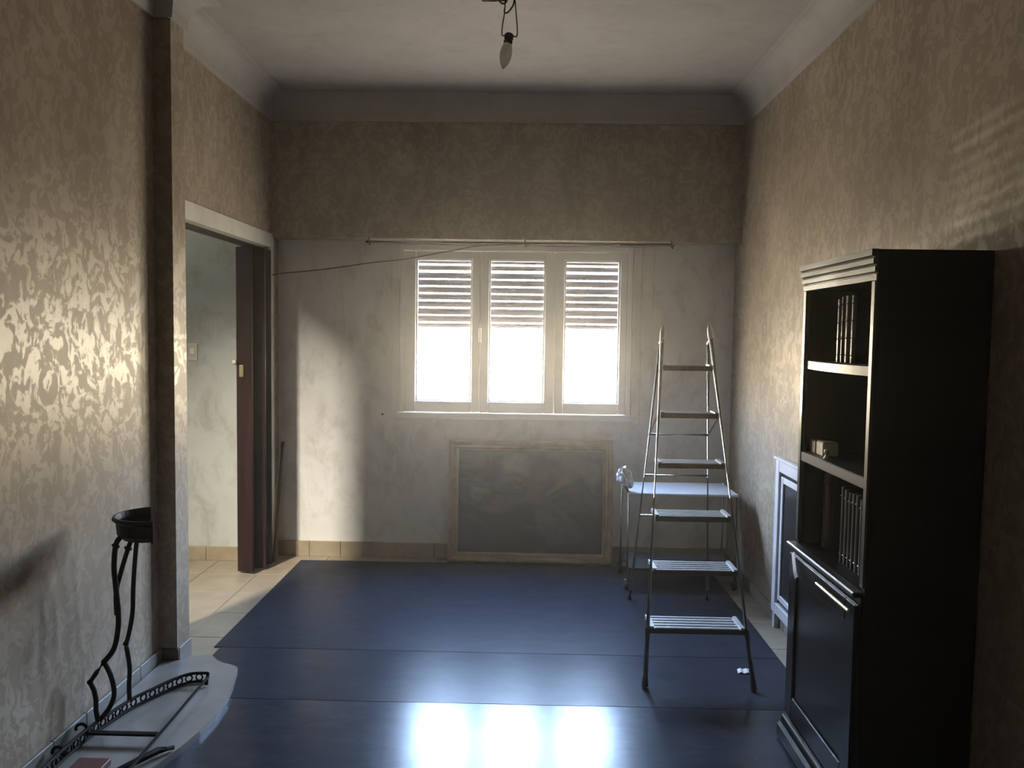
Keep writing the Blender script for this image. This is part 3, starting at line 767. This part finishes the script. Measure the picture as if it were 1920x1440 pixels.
# ------------------------------------------------------------------ small things
lamp = thing('pendant_bulb', 'bare candle bulb hanging from knotted brown wires', 'lamp', (-.095, 3.2, 2.46))
ax = Vector((-.022, 0, -.130)).normalized(); so = Vector((-.085, 3.2, 2.592))
bm = bmesh.new(); lathe(bm, [(0, -.002), (.013, 0), (.0175, .006), (.0175, .022), (.0135, .026), (.0180, .030), (.0165, .039), (0, .039)], so, ax, 14)
obj('socket', bm, IRON, lamp)
bm = bmesh.new(); lathe(bm, [(.0125, .036), (.0180, .046), (.0228, .062), (.0240, .078), (.0220, .096), (.0165, .114), (.0090, .128), (.0012, .137)], so, ax, 18)
obj('glass_bulb', bm, BULB, lamp, smooth=True)
obj('wire', T(smooth_pts([(-.100, 3.2, ZC - .002), (-.108, 3.205, 2.76), (-.104, 3.2, 2.71), (-.106, 3.198, 2.665), (-.113, 3.2, 2.62), (-.113, 3.2, 2.585), (-.090, 3.2, 2.590)]), .0027, seg=6), WIREM, lamp)
obj('wire', T(smooth_pts([(-.080, 3.2, ZC - .002), (-.070, 3.2, 2.77), (-.064, 3.2, 2.70), (-.058, 3.2, 2.64), (-.055, 3.2, 2.595), (-.060, 3.2, 2.580), (-.080, 3.2, 2.586)]), .0027, seg=6), WIREM, lamp)
obj('wire', T(smooth_pts([(-.104, 3.2, 2.690), (-.106, 3.202, 2.672), (-.092, 3.2, 2.672), (-.072, 3.2, 2.700), (-.068, 3.2, 2.73)]), .0032, seg=6), WIREM, lamp)
lp = [(-.112 + .016 * math.cos(a * .5), 3.2 + .006 * math.sin(a * .8), 2.722 + .016 * math.sin(a * .5)) for a in range(16)]
obj('knot', T(lp, .0040, seg=6), WIREM, lamp)
obj('ceiling_hook', T([(-.100, 3.2, 2.84), (-.100, 3.2, 2.716), (-.150, 3.2, 2.714), (-.190, 3.2, 2.714), (-.192, 3.2, 2.722)], .0028, seg=6), IRON, lamp)
bm = bmesh.new(); lathe(bm, [(0, 0), (.030, 0), (.026, -.012), (.010, -.018), (0, -.018)], (-.095, 3.2, ZC), (0, 0, 1), 14)
obj('ceiling_rose', bm, IRON, lamp)

RODM = mat('dark_brown_rod', (.020, .014, .011), .6, spec=.2)
rod = thing('curtain_rod', 'thin bent brown curtain rod fixed under the beam edge', 'rod', (0, 4.84, 1.97))
obj('rod_bar', T([(-.984, 4.936, 1.983), (-.4, 4.934, 1.983), (.3, 4.934, 1.984), (.880, 4.936, 1.987)], .0070, seg=8), RODM, rod, smooth=True)
for x in (-.965, -.02, .862): obj('hook', T([(x, 4.952, 2.010), (x, 4.930, 2.000), (x, 4.926, 1.976), (x + .006, 4.938, 1.964)], .0035, seg=6), IRON, rod)
cp = smooth_pts([(XL + .042, 4.936, 1.782), (-1.238, 4.925, 1.812), (-.955, 4.918, 1.853), (-.723, 4.916, 1.882), (-.484, 4.918, 1.928), (-.275, 4.920, 1.966), (.03, 4.924, 1.978)])
tag(obj('hanging_cord', T(cp, .0032, seg=6), CORDM, origin=(XL + .042, 4.936, 1.78), smooth=True), 'slack brown cord from the door jamb up to the curtain rod', 'cord')
bm = bmesh.new(); tube(bm, [(-1.545, 4.915, .005), (-1.536, 5.080, .735)], .0125, seg=8)
tag(obj('wooden_stick', bm, WOODST, origin=(-1.545, 4.915, .0)), 'dark reddish wooden stick leaning in the corner beside the folding door', 'stick')
bm = bmesh.new(); prev = None
for k in range(6):
    x = .924 + .064 * k / 5; z = .004 + .006 * abs(math.sin(k * 1.7))
    cur = [bm.verts.new((x, 3.395 + .004 * math.sin(k * 2), z)), bm.verts.new((x + .004, 3.432, z + .003))]
    if prev: bm.faces.new((prev[0], cur[0], cur[1], prev[1]))
    prev = cur
r = bmesh.ops.extrude_face_region(bm, geom=bm.faces[:])
for v in r['geom']:
    if isinstance(v, bmesh.types.BMVert): v.co.z += .001
tag(obj('paper_scrap', bm, PAPERM, origin=(.955, 3.413, .004)), 'torn white paper scrap on the floor beside the right ladder foot', 'paper')
# wall nail left of the sill
nl = T([(-.905, YB + .005, .918), (-.905, YB - .018, .920)], .006, seg=8)
tag(obj('wall_plug', nl, IRON, origin=(-.905, YB, .918)), 'dark plug in the plaster left of the window sill', 'plug')
